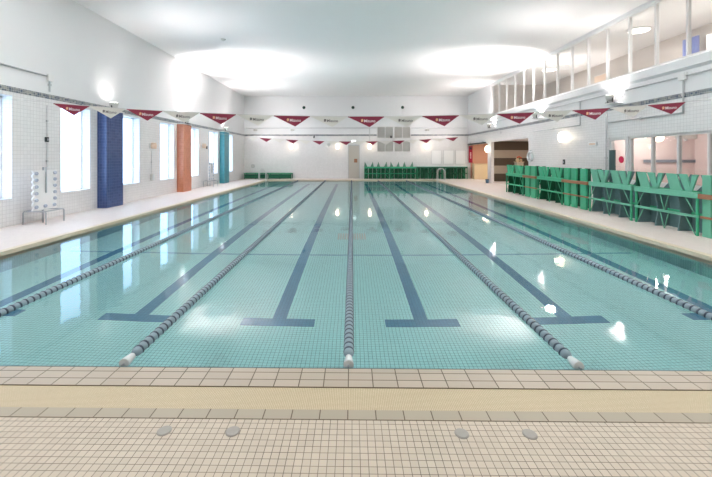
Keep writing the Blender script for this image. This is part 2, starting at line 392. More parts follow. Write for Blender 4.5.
# local +y points off the wall
WL = [(-4.88, YF, 2.66, PI, 'warm globe lamp on the end wall above the low green platforms'), (-1.16, YF, 2.66, PI, 'warm globe lamp on the end wall beside the grey door'),
      (1.42, YF, 2.66, PI, 'warm globe lamp on the end wall between the grey door and the louvred vent'), (5.94, YF, 2.66, PI, 'warm globe lamp on the end wall above the white boards'),
      (XR, 16.27, 2.69, PI/2, 'warm globe lamp glowing on the white tiles above the green racks'), (XR, 25.19, 2.35, PI/2, 'warm globe lamp on the white column beside the striped partition')]
for i, (x, y, z, r, lab) in enumerate(WL):
    t = lp if i == 0 else dup(lp, (x, y, z), lab)
    t.location = (x, y, z); t.rotation_euler = (0, 0, r); t['label'] = lab
    L = bpy.data.lights.new('wall_lamp_bulb', 'POINT'); L.energy = 6; L.color = (1, .80, .60); L.shadow_soft_size = .1
    lo = bpy.data.objects.new('wall_lamp_bulb', L); C.objects.link(lo); lo.parent = t; lo.location = (0, .33, 0)
# two unlit wall lamps on the window wall
def dull_lamp(y, z, lab):
    t = thing('wall_sconce', (XL, y, z), lab, 'lamp', 'unlit sconces on the window wall', -PI/2)
    MB().box(-.06, .06, 0, .03, -.12, .12).build('backplate', M['whitepaint'], t)
    MB().lathe([(.10, -.12), (.13, .02), (.10, .14)], (0, .15, 0), 'Z', 14).build('shade', M['peach'], t)
dull_lamp(15.85, 2.3, 'small peach sconce between the two windows past the blue pillar')
dull_lamp(21.3, 2.45, 'small peach sconce between the two windows past the salmon pillar')

# ------------------------------------------------------------------ lane ropes
def float_mesh():
    p = [(.012, 0), (.036, .006), (.046, .03), (.047, .056), (.051, .060), (.051, .078), (.044, .082), (.012, .088)]
    return MB().lathe(p, (0, 0, 0), 'Y', 16, [0, 0, 0, 1, 1, 1, 1]).mesh('float', [M['floatlight'], M['floatdark']])
fme = float_mesh()
PITCH = .092; NF = 100
ytail = 3.41 + NF*PITCH
tail = MB()
yy = ytail
while yy < PY1-.3:
    tail.lathe([(.012, 0), (.036, .006), (.047, .056), (.051, .060), (.051, .078), (.044, .082), (.012, .088)], (0, yy, .012), 'Y', 8, [0, 0, 1, 1, 1, 1])
    yy += PITCH
tme = tail.mesh('float', [M['floatlight'], M['floatdark']])
eme = MB().lathe([(.046, 0), (.046, .02), (.03, .13), (.012, .145)], (0, 0, 0), 'Y', 14).mesh('end_float', M['floatwhite'])
cme = MB().tube([(0, PY0+.003, .012), (0, PY1-.003, .012)], .008, 6).mesh('cable', M['steel'])
RX = [(-4.1, 'grey and navy lane rope along the window side of the pool'), (-2.02, 'grey and navy lane rope between the centre rope and the window side rope'), (-.03, 'grey and navy lane rope down the middle of the pool'),
      (1.98, 'grey and navy lane rope between the centre rope and the rack side rope'), (4.1, 'grey and navy lane rope along the green rack side of the pool')]
for x, lab in RX:
    t = thing('lane_rope', (x, 0, 0), lab, 'lane rope', 'floating lane ropes')
    part_of('cable', cme, t)
    part_of('end_float', eme, t, (0, PY0+.03, .012))
    for k in range(NF): part_of('float', fme, t, (0, 3.41+k*PITCH, .012))
    o = part_of('float_run', tme, t); o['kind'] = 'stuff'

# ------------------------------------------------------------------ flag lines
def text_mesh(body, size, mat, name):
    cu = bpy.data.curves.new(name, 'FONT'); cu.body = body; cu.size = size; cu.extrude = .001; cu.align_x = 'LEFT'; cu.offset = .0012
    o = bpy.data.objects.new(name, cu); C.objects.link(o)
    dg = bpy.context.evaluated_depsgraph_get(); me = bpy.data.meshes.new_from_object(o.evaluated_get(dg))
    bpy.data.objects.remove(o); bpy.data.curves.remove(cu)
    me.transform(Matrix.Rotation(PI/2, 4, 'X')); me.materials.clear(); me.materials.append(mat); me.name = name
    return me
def pennant_mesh(w, h, mat):
    m = MB(); m.prism([(-w/2, -.003, 0), (w/2, -.003, 0), (w*.1, -.003, -h)], (0, .006, 0))
    return m.mesh('pennant', mat)
tw = text_mesh('Mizuno', .085, M['inkwhite'], 'lettering'); tg = text_mesh('Mizuno', .085, M['inkgrey'], 'lettering')
ew = MB().prism([(-.025, 0, .03), (.0, 0, .045), (.028, 0, .03), (.02, 0, -.02), (-.005, 0, -.012), (-.02, 0, -.03)], (0, -.002, 0))
ewm = ew.mesh('emblem', M['inkgold'])
egm = MB().prism([(-.025, 0, .03), (.0, 0, .045), (.028, 0, .03), (.02, 0, -.02), (-.005, 0, -.012), (-.02, 0, -.03)], (0, -.002, 0)).mesh('emblem', M['inkgrey'])
pm = {('m', 0): pennant_mesh(.80, .225, M['maroon']), ('w', 0): pennant_mesh(.80, .225, M['whitecloth']),
      ('m', 1): pennant_mesh(.76, .22, M['maroon']), ('w', 1): pennant_mesh(.76, .22, M['whitecloth'])}
hem = {(k, i): MB().box(-w_/2, w_/2, -.007, .007, -.010, .009).mesh('hanging_hem', M['maroon' if k == 'm' else 'whitecloth']) for k in 'mw' for i, w_ in ((0, .80), (1, .76))}
def flag_line(y, zc, xc, c, starts, which, place):
    zz = lambda x: zc + c*(x-xc)**2
    pts = [(XL+.03 + (XR-XL-.06)*k/60, y, zz(XL+.03 + (XR-XL-.06)*k/60)+.004) for k in range(61)]
    cord = MB(); cord.tube(pts, .006, 6)
    t = thing('flag_line', (0, 0, 0), 'thin pale cord strung wall to wall %s' % place, 'cord', 'cords of the pennant lines')
    cord.build('cord', M['cord'], t)
    for sx in (XL, XR):
        MB().box(sx if sx < 0 else sx-.03, sx+.03 if sx < 0 else sx, y-.03, y+.03, zz(sx)-.05, zz(sx)+.05).build('wall_hook', M['greymetal'], t)
    cnt = {'m': 0, 'w': 0}
    for xl, kind in starts:
        w = .80 if which == 0 else .76
        x = xl + w/2; s = 2*c*(x-xc)
        col = 'maroon' if kind == 'm' else 'white'
        lab = '%s pennant, %s %s one from the window wall %s' % (col, ordn[cnt[kind]], col, place.replace('over the ', 'over the pool\'s ').replace(' of the pool', '')); cnt[kind] += 1
        f = part_of('pennant', pm[(kind, which)], None, (x, y, zz(x)-.012)); f.rotation_euler = (0, -math.atan(s), 0)
        part_of('hanging_hem', hem[(kind, which)], f)
        tag(f, lab, 'flag', 'pennants %s' % place)
        if which == 0:
            part_of('lettering', tw if kind == 'm' else tg, f, (-.045, -.0055, -.115))
            part_of('emblem', ewm if kind == 'm' else egm, f, (-.085, -.0035, -.09))
st = []
for k in range(9):
    x0 = -6.68 + k*1.6475
    st.append((x0, 'm'))
    if k < 8: st.append((x0+.825, 'w'))
flag_line(8.2, 2.735, .3, .0063, st, 0, 'over the near end of the pool')
st = [(-6.66, 'w')]
for k in range(8):
    x0 = -5.82 + k*1.668
    st.append((x0, 'm'))
    if k < 7: st.append((x0+.835, 'w'))
flag_line(23.2, 2.79, .2, .0066, st, 1, 'over the far end of the pool')

# ------------------------------------------------------------------ green platform racks
def rack_parts(t, slats=True, L=1.84, gm='green', mm='midgreen', dm='deepgreen'):
    """stood-up pool platform: local x along its length, front at y = 0, y > 0 goes back"""
    MB().box(0, L, 0, .09, .83, .965).build('upper_rail', M[gm] if slats else M[dm], t, .008)
    MB().box(0, L, 0, .05, .40, .455).build('lower_rail', M[gm] if slats else M[dm], t, .006)
    def br(p, q): MB().tube([(p[0], .035, p[1]), (q[0], .035, q[1])], .011, 6).build('brace', M[gm], t)
    k = L/1.84
    for (za, zb) in ((.455, .83), (.0, .40)):
        br((.05*k, za), (.28*k, zb)); br((.80*k, zb), (.92*k, za)); br((1.05*k, zb), (.93*k, za)); br((1.50*k, zb), (1.76*k, za))
    for x in (.015, L-.055):
        MB().box(x, x+.04, .01, .05, 0, .83).build('post', M[mm], t)
    b = MB()
    for i in range(6):
        a = .02 + i*(L-.04)/6
        b.box(a, a+(L-.04)/6-.03, .42, .46, .0, .95)
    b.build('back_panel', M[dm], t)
    for x in (0, .30*L, .66*L):
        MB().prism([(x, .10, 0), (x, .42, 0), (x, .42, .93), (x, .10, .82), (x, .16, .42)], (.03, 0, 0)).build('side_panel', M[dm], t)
    MB().box(0, L, .40, .48, .83, .96).box(0, L, .40, .45, .40, .45).build('back_rail', M[mm], t)
    if slats == 'spikes':
        for c, dx in ((.12, -.08), (.62, .06), (1.12, .0), (1.70, .07)):
            MB().prism([(c-.13, .25, .96), (c+.13, .25, .96), (c+dx, .25, 1.36)], (0, .05, 0)).build('slat', M['dullgreen'], t, .004)
    elif slats:
        mods = [0, .92*k]
        for o in mods:
            for (t0, t1, b0, b1) in ((.06, .34, .20, .50), (.40, .62, .60, .74), (.76, .90, .69, .75)):
                MB().prism([(o+b0*k, .02, .96), (o+b1*k, .02, .96), (o+t1*k, .02, 1.36), (o+t0*k, .02, 1.36)], (0, .035, 0)).build('slat', M[gm], t, .004)
            for (t0, t1, b0, b1) in ((.0, .16, .02, .22), (.30, .50, .10, .28), (.56, .78, .72, .92), (.86, .92, .46, .62)):
                MB().prism([(o+b0*k, .40, .96), (o+b1*k, .40, .96), (o+t1*k, .40, 1.34), (o+t0*k, .40, 1.34)], (0, .035, 0)).build('rear_slat', M[dm], t)
    else:
        MB().box(-.01, L+.01, -.01, .62, .96, 1.0).build('top', M['greylid'] , t)
M['hazegreen'] = plain('glare-hazed green plastic', lin(108, 182, 154), .45, var=.05)  # rack green of the near racks, paled by glare put into the colour
M['dullgreen'] = plain('dull grey green plastic', lin(96, 138, 118), .5, var=.05)
M['greyteal'] = plain('grey teal board', lin(98, 128, 130), .5, var=.08)  # backs of the near racks, reflected glare mixed into the grey teal
M['greylid'] = plain('pale aqua top', lin(176, 208, 200), .5, var=.02)
def rack(loc, rz, lab, slats=True, L=1.84, grp='green racks', mats=('green', 'midgreen', 'deepgreen')):
    t = thing('platform_rack' if slats else 'platform_table', loc, lab, 'platform rack' if slats else 'platform table', grp, rz)
    rack_parts(t, slats, L, *mats); return t
FX = 7.66
r0 = rack((FX, 10.14, ZD), -PI/2, 'green slatted platform rack before the lobby windows, in front of the upright green boards with brown bars', mats=('hazegreen', 'green', 'greyteal'))
R = [((FX, 12.09, ZD), 'green slatted platform rack in front of the glazed lobby door'), ((FX, 15.44, ZD), 'green slatted platform rack under the warm globe lamp on the tiles'),
     ((FX, 18.54, ZD), 'green slatted platform rack beside the striped partition')]
r0['label'] = 'green slatted platform rack below the lobby windows, closest to the camera'
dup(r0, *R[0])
r1 = rack(R[1][0], -PI/2, R[1][1])
dup(r1, *R[2])
for x, lab in ((.97, 'green slatted rack at the end wall under the louvred vent, beside the door'), (3.02, 'green slatted rack at the end wall under the louvred vent, beside the low tables')):
    r2 = rack((x, 29.05, ZD), 0, lab, 'spikes', 2.03, mats=('green', 'midgreen', 'deepgreen')) if x < 2 else dup(r2, (x, 29.05, ZD), lab)
ta = rack((5.1, 29.05, ZD), 0, 'dark green table at the end wall next to the slatted racks', False, 1.95, 'dark green tables')
dup(ta, (7.1, 29.05, ZD), 'dark green table at the end wall under the white boards')

def stack(loc, L, xs, lab, gm='green'):
    t = thing('platform_stack', loc, lab, 'board stack', 'upright green boards with brown bars', -PI/2)
    for a, b, d in xs:
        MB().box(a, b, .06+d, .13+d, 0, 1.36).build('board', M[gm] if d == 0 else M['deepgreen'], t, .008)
    for r, z in ((.05, .89), (.024, .43)):
        MB().box(0, L, .06-2*r, .06-.001, z-r, z+r).build('bar', M['brown'], t, .01)
    return t
stack((FX, 13.58, ZD), 1.46, [(.0, .30, 0), (.44, .72, 0), (.96, 1.26, 0), (.30, .46, .3), (.72, .96, .3), (1.28, 1.44, .34)], 'upright green boards with brown bars in the gap under the warm globe lamp')
stack((FX, 16.66, ZD), 1.14, [(.04, .42, 0), (.58, .96, 0), (.40, .60, .3), (.96, 1.12, .3)], 'upright green boards with brown bars beside the rack at the striped partition')
stack((FX, 8.26, ZD), 1.5, [(.0, .20, 0), (.30, .55, 0), (.7, 1.0, 0), (1.15, 1.4, 0), (.2, .3, .3), (.55, .7, .3), (1.0, 1.15, .3)], 'upright green boards with brown bars at the edge of the picture below the lobby windows', 'hazegreen')
tag(MB().box(FX+.10, FX+.18, 10.165, 10.225, ZD, ZD+1.36).build('green_board', M['deepgreen'], None, .006), 'narrow dark green board wedged upright between the two racks at the lobby windows', 'board')

# low platforms at the far left
def low_platform(loc, L, lab):
    t = thing('low_platform', loc, lab, 'platform', 'low green platforms')
    MB().box(0, L, 0, .75, .40, .46).build('deck_top', M['midgreen'], t, .006)
    for x in (.02, L/2-.03, L-.08):
        for y in (.02, .68): MB().box(x, x+.06, y, y+.06, 0, .40).build('leg', M['deepgreen'], t)
    MB().box(.08, L-.08, .03, .06, .05, .38).build('front_panel', M['deepgreen'], t)
low_platform((-8.5, 28.95, ZD), 1.86, 'low green platform in the corner by the window wall')
low_platform((-6.6, 28.95, ZD), 1.86, 'low green platform along the end wall next to the corner one')
b = thing('control_box', (-8.0, YF-.06, .93), 'small grey box on the end wall above the low green platform', 'box')
MB().box(-.12, .12, 0, .06, 0, .28).build('case', M['greymetal'], b, .01); MB().box(-.08, .08, -.012, -.0005, .06, .22).build('cover', M['louvre'], b); MB().box(-.15, .15, .045, .059, .10, .18).build('wall_mount', M['steel'], b)

# ------------------------------------------------------------------ end wall fittings
t = thing('door_1', (.15, YF, ZD), 'plain greige door in the end wall', 'door'); t['kind'] = 'structure'
MB().box(-.42, .42, .06, .10, .0, 2.64).build('leaf', M['doorgrey'], t)
f = MB().box(-.47, -.42, 0, .12, 0, 2.72).box(.42, .47, 0, .12, 0, 2.72).box(-.42, .42, 0, .12, 2.64, 2.72); f.build('frame', M['greymetal'], t)
MB().tube([(.30, .06, 1.0), (.30, 0, 1.0), (.18, 0, 1.0)], .018, 8).build('handle', M['steel'], t)
MB().box(.02, .28, .045, .059, 1.28, 1.58).build('notice', M['brown'], t)
e = thing('exit_lamp', (.13, YF, 2.98), 'small lit white lamp box above the greige door', 'lamp')
MB().box(-.2, .2, -.10, 0, 0, .2).build('case', M['whitepaint'], e, .01); MB().box(-.18, .18, -.112, -.101, .02, .18).build('face', M['exitglow'], e)

t = thing('window_8', (3.36, YF, 2.2), 'grey louvred vent window of eight panels in the end wall', 'window'); t['kind'] = 'structure'
f = MB(); W2, HH = 1.36, 2.10
for x in (-1.36, -.71, -.06, .02, .62, 1.30):
    pass
for x0, x1 in ((-1.36, -1.31), (-.72, -.66), (-.07, .07), (.66, .72), (1.31, 1.36)): f.box(x0, x1, -.01, .12, 0, HH)
for a, b_ in ((0, .05), (.88, 1.14), (2.05, 2.10)): f.box(-1.36, 1.36, -.01, .12, a, b_)
f.build('frame', M['whitepaint'], t)
for (x0, x1) in ((-1.31, -.72), (-.66, -.07), (.07, .66), (.72, 1.31)):
    for (a, b_) in ((.05, .88), (1.14, 2.05)):
        s = MB(); z = a+.03
        while z < b_-.05:
            s.prism([(x0, .02, z), (x0, .07, z+.05), (x0, .078, z+.05), (x0, .028, z)], (x1-x0, 0, 0)); z += .06
        s.box(x0, x1, .10, .12, a, b_)
        s.build('louvre_panel', M['louvre'], t)

for x, lab in ((-3.87, 'round dark vent high on the end wall, above the low platforms side'), (.08, 'round dark vent high on the end wall above the greige door'), (4.06, 'round dark vent high on the end wall above the louvred vent')):
    v = thing('round_vent', (x, YF, 5.79), lab, 'vent', 'round vents high on the end wall')
    MB().lathe([(.15, -.03), (.15, 0)], (0, 0, 0), 'Y', 18).build('rim', M['whitepaint'], v)
    MB().lathe([(.125, -.04), (.125, -.03)], (0, 0, 0), 'Y', 18).build('grille', M['darkgreen'], v)
for x0, x1, lab in ((6.37, 7.17, 'plain white board on the end wall, first of three from the vent'), (7.33, 8.16, 'plain white board on the end wall, middle of three'), (8.30, 9.12, 'plain white board on the end wall, by the corner with the orange room')):
    w = thing('white_board', ((x0+x1)/2, YF, 1.24), lab, 'board', 'white boards on the end wall'); h = (x1-x0)/2
    MB().box(-h+.02, h-.02, -.03, -.001, .02, 1.10).build('sheet', M['board'], w)
    MB().box(-h, h, -.035, 0, 0, .02).box(-h, h, -.035, 0, 1.10, 1.12).box(-h, -h+.02, -.035, 0, .02, 1.10).box(h-.02, h, -.035, 0, .02, 1.10).build('frame', M['greymetal'], w)
for x, lab in ((-7.85, 'small dark spotlight on the end wall near the window wall corner'), (-4.85, 'small dark spotlight on the end wall over the low platforms'), (5.95, 'small dark spotlight on the end wall over the white boards')):
    s = thing('spotlight', (x, YF, 4.0), lab, 'lamp', 'small spotlights under the conduit')
    MB().box(-.05, .05, -.06, 0, -.05, .05).build('bracket', M['greymetal'], s)
    MB().lathe([(.04, -.22), (.085, -.17), (.085, -.06)], (0, 0, -.03), 'Y', 12).build('housing', M['louvre'], s)
    MB().lathe([(.04, -.2), (.07, -.16), (.07, -.08)], (.16, 0, -.03), 'Y', 12).build('side_housing', M['louvre'], s)
for x, lab in ((-3.05, 'small dark camera on the end wall, door side'), (3.13, 'small dark camera on the louvred vent frame')):
    s = thing('security_camera', (x, YF-.012, 3.42), lab, 'camera', 'small wall cameras')
    MB().box(-.05, .05, -.05, 0, -.06, .10).build('bracket', M['dark'], s); MB().lathe([(.05, -.24), (.06, -.22), (.06, -.05)], (0, 0, -.04), 'Y', 10).build('body', M['dark'], s)
MB_c = thing('wall_clock', (-1.87, YF, 2.78), 'small round grey dial on the end wall beside the greige door', 'clock')
MB().lathe([(.13, -.04), (.15, 0)], (0, 0, 0), 'Y', 18).build('case', M['louvre'], MB_c); MB().lathe([(.11, -.046), (.11, -.041)], (0, 0, 0), 'Y', 18).build('face', M['greymetal'], MB_c)

# conduits
def pipe(name, runs, lab, box=None, thick=.022):
    t = thing(name, (0, 0, 0), lab, 'conduit')
    m = MB()
    for r in runs: m.tube(r, thick, 8)
    m.build('pipe', M['greymetal'], t)
    for r in runs:
        (x0, y0, z0), (x1, y1, z1) = r[0], r[-1]; q = ((x0+x1)/2, (y0+y1)/2, (z0+z1)/2); e = thick+.012
        MB().box(q[0]-e, q[0]+e, q[1]-e, q[1]+e, q[2]-e, q[2]+e).build('pipe_mount', M['greymetal'], t)
    for bx in (box or []): MB().box(*bx).build('junction_box', M['whitepaint'], t, .01)
pipe('conduit', [[(XL+.03, 1, 4.14), (XL+.03, 10.48, 4.14)], [(XL+.03, 10.5, 4.1), (XL+.03, 10.5, 3.7)]], 'thin pipe with a square box high on the window wall plaster', [(XL+.004, XL+.08, 10.42, 10.60, 4.0, 4.2)])
pipe('conduit', [[(XR-.05, 1, 4.09), (XR-.05, 24.2, 4.09)], [(XR-.035, 10.47, 4.1), (XR-.035, 10.47, 3.05)], [(XR-.035, 10.47, 3.08), (XR-.035, 13.5, 3.08)], [(XR-.035, 15.15, 4.09), (XR-.035, 15.15, 3.12)],
     [(XR-.035, 15.15, 3.12), (XR-.035, 19.1, 3.12)]], 'thin pipe with a square box under the gallery window ledge', [(XR-.1, XR-.004, 10.36, 10.58, 3.98, 4.2)])
pipe('conduit', [[(XL+.1, YF-.025, 4.14), (2.0, YF-.025, 4.14)], [(4.75, YF-.025, 4.14), (XR-.1, YF-.025, 4.14)], [(1.42, YF-.025, 4.1), (1.42, YF-.025, 2.80)]], 'thin pipe running along the end wall plaster')
pipe('conduit', [[(XL+.03, 10.41, 2.24), (XL+.03, 10.41, 1.2)], [(XL+.03, 10.41, 3.3), (XL+.03, 10.41, 2.42)]], 'thin upright pipe with a dark switch behind the steel stand by the window', [], .009)
pipe('conduit', [[(XR-.04, 13.6, 3.49), (XR-.04, 13.6, .1)]], 'dark upright pipe beside the glazed lobby door')
pipe('conduit', [[(XL+.02, 15.9, 2.1), (XL+.02, 15.9, 1.1)]], 'thin upright pipe below the sconce past the blue pillar', None, .009)
s = thing('switch_box', (XL, 10.41, 2.26), 'small dark switch on the tiles above the steel stand', 'switch')
MB().box(0, .05, -.05, .05, 0, .14).build('case', M['dark'], s, .006); MB().box(.05, .06, -.02, .02, .04, .1).build('button', M['steel'], s)
s = thing('switch_box', (XR, 16.31, 1.5), 'small dark switch on the tiles under the warm globe lamp', 'switch')
MB().box(-.05, 0, -.06, .06, 0, .22).build('case', M['dark'], s, .006); MB().box(-.06, -.05, -.02, .02, .06, .14).build('button', M['steel'], s)
s = thing('switch_box', (XL, 22.0, 2.3), 'small dark switch on the tiles beside the sconce before the teal pillar', 'switch')
MB().box(0, .05, -.06, .06, 0, .16).build('case', M['dark'], s, .006); MB().box(.05, .06, -.02, .02, .04, .1).build('button', M['steel'], s)
s = thing('wall_phone', (XL, 15.9, .80), 'white oblong phone unit on the tiles between the two windows past the blue pillar', 'phone')
MB().box(0, .09, -.08, .08, 0, .30).build('case', M['louvre'], s, .03); MB().box(.09, .13, -.06, .06, .03, .27).build('handset', M['floatwhite'], s, .02)
s = thing('wall_plate', (XR, 14.4, 2.26), 'pale plate on the tiles beside the glazed lobby door', 'plate')
MB().box(-.03, 0, -.26, .26, 0, .14).build('panel', M['board'], s, .008); MB().box(-.034, -.0305, -.18, .18, .04, .10).build('face', M['peach'], s)

# life ring on the right wall
s = thing('life_ring', (XR-.06, 19.32, 1.84), 'white ring hung on the wall at the end of the striped partition', 'life ring')
path = [(0, math.cos(2*PI*k/28)*.24, math.sin(2*PI*k/28)*.24) for k in range(29)]
MB().tube(path, .055, 10, caps=False).build('ring', M['floatwhite'], s)
MB().box(-.02, .055, -.03, .03, .30, .33).build('wall_mount', M['steel'], s)
for k in range(4):
    a0 = PI/4 + k*PI/2
    MB().tube([(0, math.cos(a0+q)*.24, math.sin(a0+q)*.24) for q in (-.16, -.08, 0, .08, .16)], .058, 10).build('band', M['greymetal'], s)

# ------------------------------------------------------------------ gallery (upper storey behind glass)
struct(MB().box(XR+.2, 13.2, YN, YF, 4.2, 4.5).build('floor_gallery', M['gallerywall']), 'floor of the glazed gallery', 'floor')
struct(MB().box(13.0, 13.2, YN, YF, 4.5, ZC).build('wall_gallery', M['gallerywall']), 'warm white back wall of the glazed gallery', 'wall')
struct(MB().box(XR+.2, 13.2, YN, YF, 6.68, 6.9).build('ceiling_gallery', M['ceiling']), 'white ceiling of the glazed gallery', 'ceiling')
struct(MB().box(XR+.2, 13.0, 25.1, 25.3, 4.5, 6.68).build('wall_gallery_end', M['gallerywall']), 'end wall of the glazed gallery', 'wall')
MY = [24.84, 23.70, 22.58, 21.42, 20.32, 19.25, 18.14, 17.03, 15.92, 14.81, 13.72, 12.62, 11.53, 10.45, 9.35, 8.24, 7.13, 6.02, 4.91]
t = thing('window_9', (XR+.1, 0, 4.62), 'long gallery window of many panes high above the green racks', 'window'); t['kind'] = 'structure'
f = MB(); f.box(-.06, .06, -3.4, 24.85, 0, .05).box(-.06, .06, -3.4, 24.85, 1.92, 1.98); f.build('frame', M['whitepaint'], t)
for y in MY: MB().box(-.05, .05, y-.03, y+.03, .05, 1.92).build('mullion', M['whitepaint'], t)
for a, b in zip(MY[1:], MY): MB().box(-.006, .006, a+.03, b-.03, .05, 1.92).build('pane', M['glass'], t)
MB().box(-.006, .006, -3.4, MY[-1]-.03, .05, 1.92).build('pane', M['glass'], t)
for y, lab in ((20.6, 'bright round ceiling lamp inside the gallery beyond the middle panes'), (14.2, 'bright round ceiling lamp inside the middle of the gallery'), (11.0, 'bright round ceiling lamp inside the gallery towards the lilac curtains'), (5.5, 'bright round ceiling lamp inside the gallery outside the picture')):
    s = thing('ceiling_lamp', (10.9, y, 6.68), lab, 'lamp', 'round ceiling lamps in the gallery')
    MB().lathe([(.36, -.05), (.38, 0)], (0, 0, 0), 'Z', 24).build('ring', M['whitepaint'], s); MB().lathe([(.33, -.062), (.34, -.051)], (0, 0, 0), 'Z', 24).build('lens', M['downglow'], s)
    L = bpy.data.lights.new('ceiling_lamp_bulb', 'AREA'); L.shape = 'DISK'; L.size = .6; L.energy = 80; L.color = (1, .97, .94)
    lo = bpy.data.objects.new('ceiling_lamp_bulb', L); C.objects.link(lo); lo.parent = s; lo.location = (0, 0, -.08)
for y, w, lab in ((14.02, .34, 'lilac curtain hanging in the gallery, wider of the two'), (13.72, .24, 'lilac curtain hanging in the gallery, narrower of the two')):
    pts = [(12.7 + .03*math.sin(k*1.3), y + w*k/24) for k in range(25)]
    m = MB()
    for (x0, y0), (x1, y1) in zip(pts, pts[1:]): m.prism([(x0, y0, 4.5), (x1, y1, 4.5), (x1, y1, 6.3), (x0, y0, 6.3)], (.012, 0, 0))
    tag(m.build('curtain', M['lilac']), lab, 'curtain', 'lilac gallery curtains')
s = thing('notice_board', (12.99, 19.4, 5.0), 'peach notice on the gallery back wall', 'notice')
MB().box(-.03, -.001, -.55, .55, 0, 1.1).build('sheet', M['peach'], s); MB().box(-.035, 0, -.58, .58, 1.1, 1.13).build('rail', M['whitepaint'], s)
s = thing('partition_screen', (12.0, 11.75, 4.5), 'white screen standing in the gallery near the lilac curtains', 'screen')
MB().box(-.03, .03, -.9, .9, 0.05, 1.45).build('panel', M['board'], s); MB().box(-.2, .2, -.86, -.80, 0, .05).box(-.2, .2, .80, .86, 0, .05).build('foot', M['greymetal'], s)

# ------------------------------------------------------------------ lobby behind the right wall
struct(MB().box(XR, 13.2, YN, YF+.3, -.3, ZD-.001).build('floor_lobby', M['sidedeck']), 'pale floor of the lobby', 'floor')
struct(MB().box(XR+.2, 13.2, YN, YF, 2.95, 3.15).build('ceiling_lobby', M['ceiling']), 'white lobby ceiling', 'ceiling')
struct(MB().box(13.0, 13.2, YN, YF, ZD, 2.95).build('wall_lobby', M['pink']), 'pinkish back wall of the lobby', 'wall')
struct(MB().box(XR+.2, 13.0, 14.2, 14.35, ZD, 2.95).build('wall_lobby_end', M['pink']), 'pinkish cross wall of the lobby', 'wall')
struct(MB().box(XR+.2, 13.2, YF, YF+.3, ZD, 2.95).build('wall_reception', M['orange']), 'orange end wall seen through the corner opening', 'wall')
# striped partition facing the pool in the corridor
t = thing('striped_partition', (0, 26.5, ZD), 'partition of broad brown and beige horizontal bands in the wall opening', 'partition')
zs = [0, .55, 1.12, 1.66, 2.22, 2.85]
for i, (a, b) in enumerate(zip(zs, zs[1:])):
    MB().box(9.75, 13.0, 0, .12, a, b).build('brown_band' if i % 2 == 0 else 'beige_band', M['brownslat'] if i % 2 == 0 else M['beigeslat'], t)
s = thing('pedestal', (11.35, 25.3, ZD), 'plain cream pedestal in front of the striped partition', 'pedestal')
MB().box(-.22, .22, -.2, .2, 0, 1.38).build('column', M['beigeslat'], s); MB().box(-.26, .26, -.24, .24, 1.38, 1.42).build('top', M['cream'], s)
s = thing('flower_vase', (11.35, 25.3, ZD+1.42), 'orange red blossoms above pale round vases before the striped partition', 'flowers')
for x, y, r in ((-.14, -.08, .12), (.14, .02, .09)):
    MB().lathe([(r*.5, 0), (r*.95, r*.5), (r, r), (r*.8, r*1.6), (r*.5, r*1.9)], (x, y, 0), 'Z', 16).build('vase', M['cream'], s)
for k in range(9):
    a = k*2.4; rr = .05+.015*k
    st_ = MB().tube([(.0, 0, .15), (math.cos(a)*rr, math.sin(a)*rr, .22+.035*(k % 4))], .006, 5).build('stem', M['midgreen'], s)
    c = Vector((math.cos(a)*rr, math.sin(a)*rr, .24+.035*(k % 4)))
    MB().lathe([(.012, -.02), (.045, .0), (.06, .025), (.03, .03), (.012, .02)], c, 'Z', 10).build('blossom', M['orangesign'], st_)
# reception counter and banner
t = thing('reception_counter', (9.52, 28.9, ZD), 'cream counter in front of the orange wall', 'counter')
MB().box(0, 2.3, 0, .5, 0, 1.16).build('front', M['cream'], t); MB().box(-.03, 2.33, -.04, .54, 1.16, 1.21).build('top', M['cream'], t, .01)
t = thing('banner', (9.47, 29.66, 1.35), 'crimson upright banner with white marks beside the orange wall', 'banner')
MB().box(-.15, .15, -.01, .01, 0, 1.32).build('cloth', M['bannerred'], t)
for z in (.35, .5, .62, .74): MB().box(-.04, .04, -.014, -.0105, z, z+.08).build('white_mark', M['inkwhite'], t)
MB().lathe([(.10, -.016), (.10, -.0105)], (0, 0, 1.15), 'Y', 14).build('dark_mark', M['dark'], t)
MB().tube([(-.17, 0, 1.33), (.17, 0, 1.33)], .012, 6).build('rod', M['steel'], t)
t = thing('sign_rail', (XR-.04, 27.7, 2.78), 'narrow dark sign strip over the corner opening', 'sign')
MB().box(-.03, .03, -1.9, 1.95, -.02, .08).build('strip', M['dark'], t)
for y in (-1.4, 1.4): MB().box(-.02, .04, y-.02, y+.02, .06, .16).build('bracket', M['greymetal'], t)
t = thing('waste_bin', (9.0, 24.75, ZD), 'small slate blue bin at the foot of the white column', 'bin')
MB().lathe([(.09, 0), (.12, .24)], (0, 0, 0), 'Z', 14).build('tub', M['bluebin'], t); MB().lathe([(.125, .241), (.125, .26)], (0, 0, 0), 'Z', 14).build('rim', M['dark'], t)
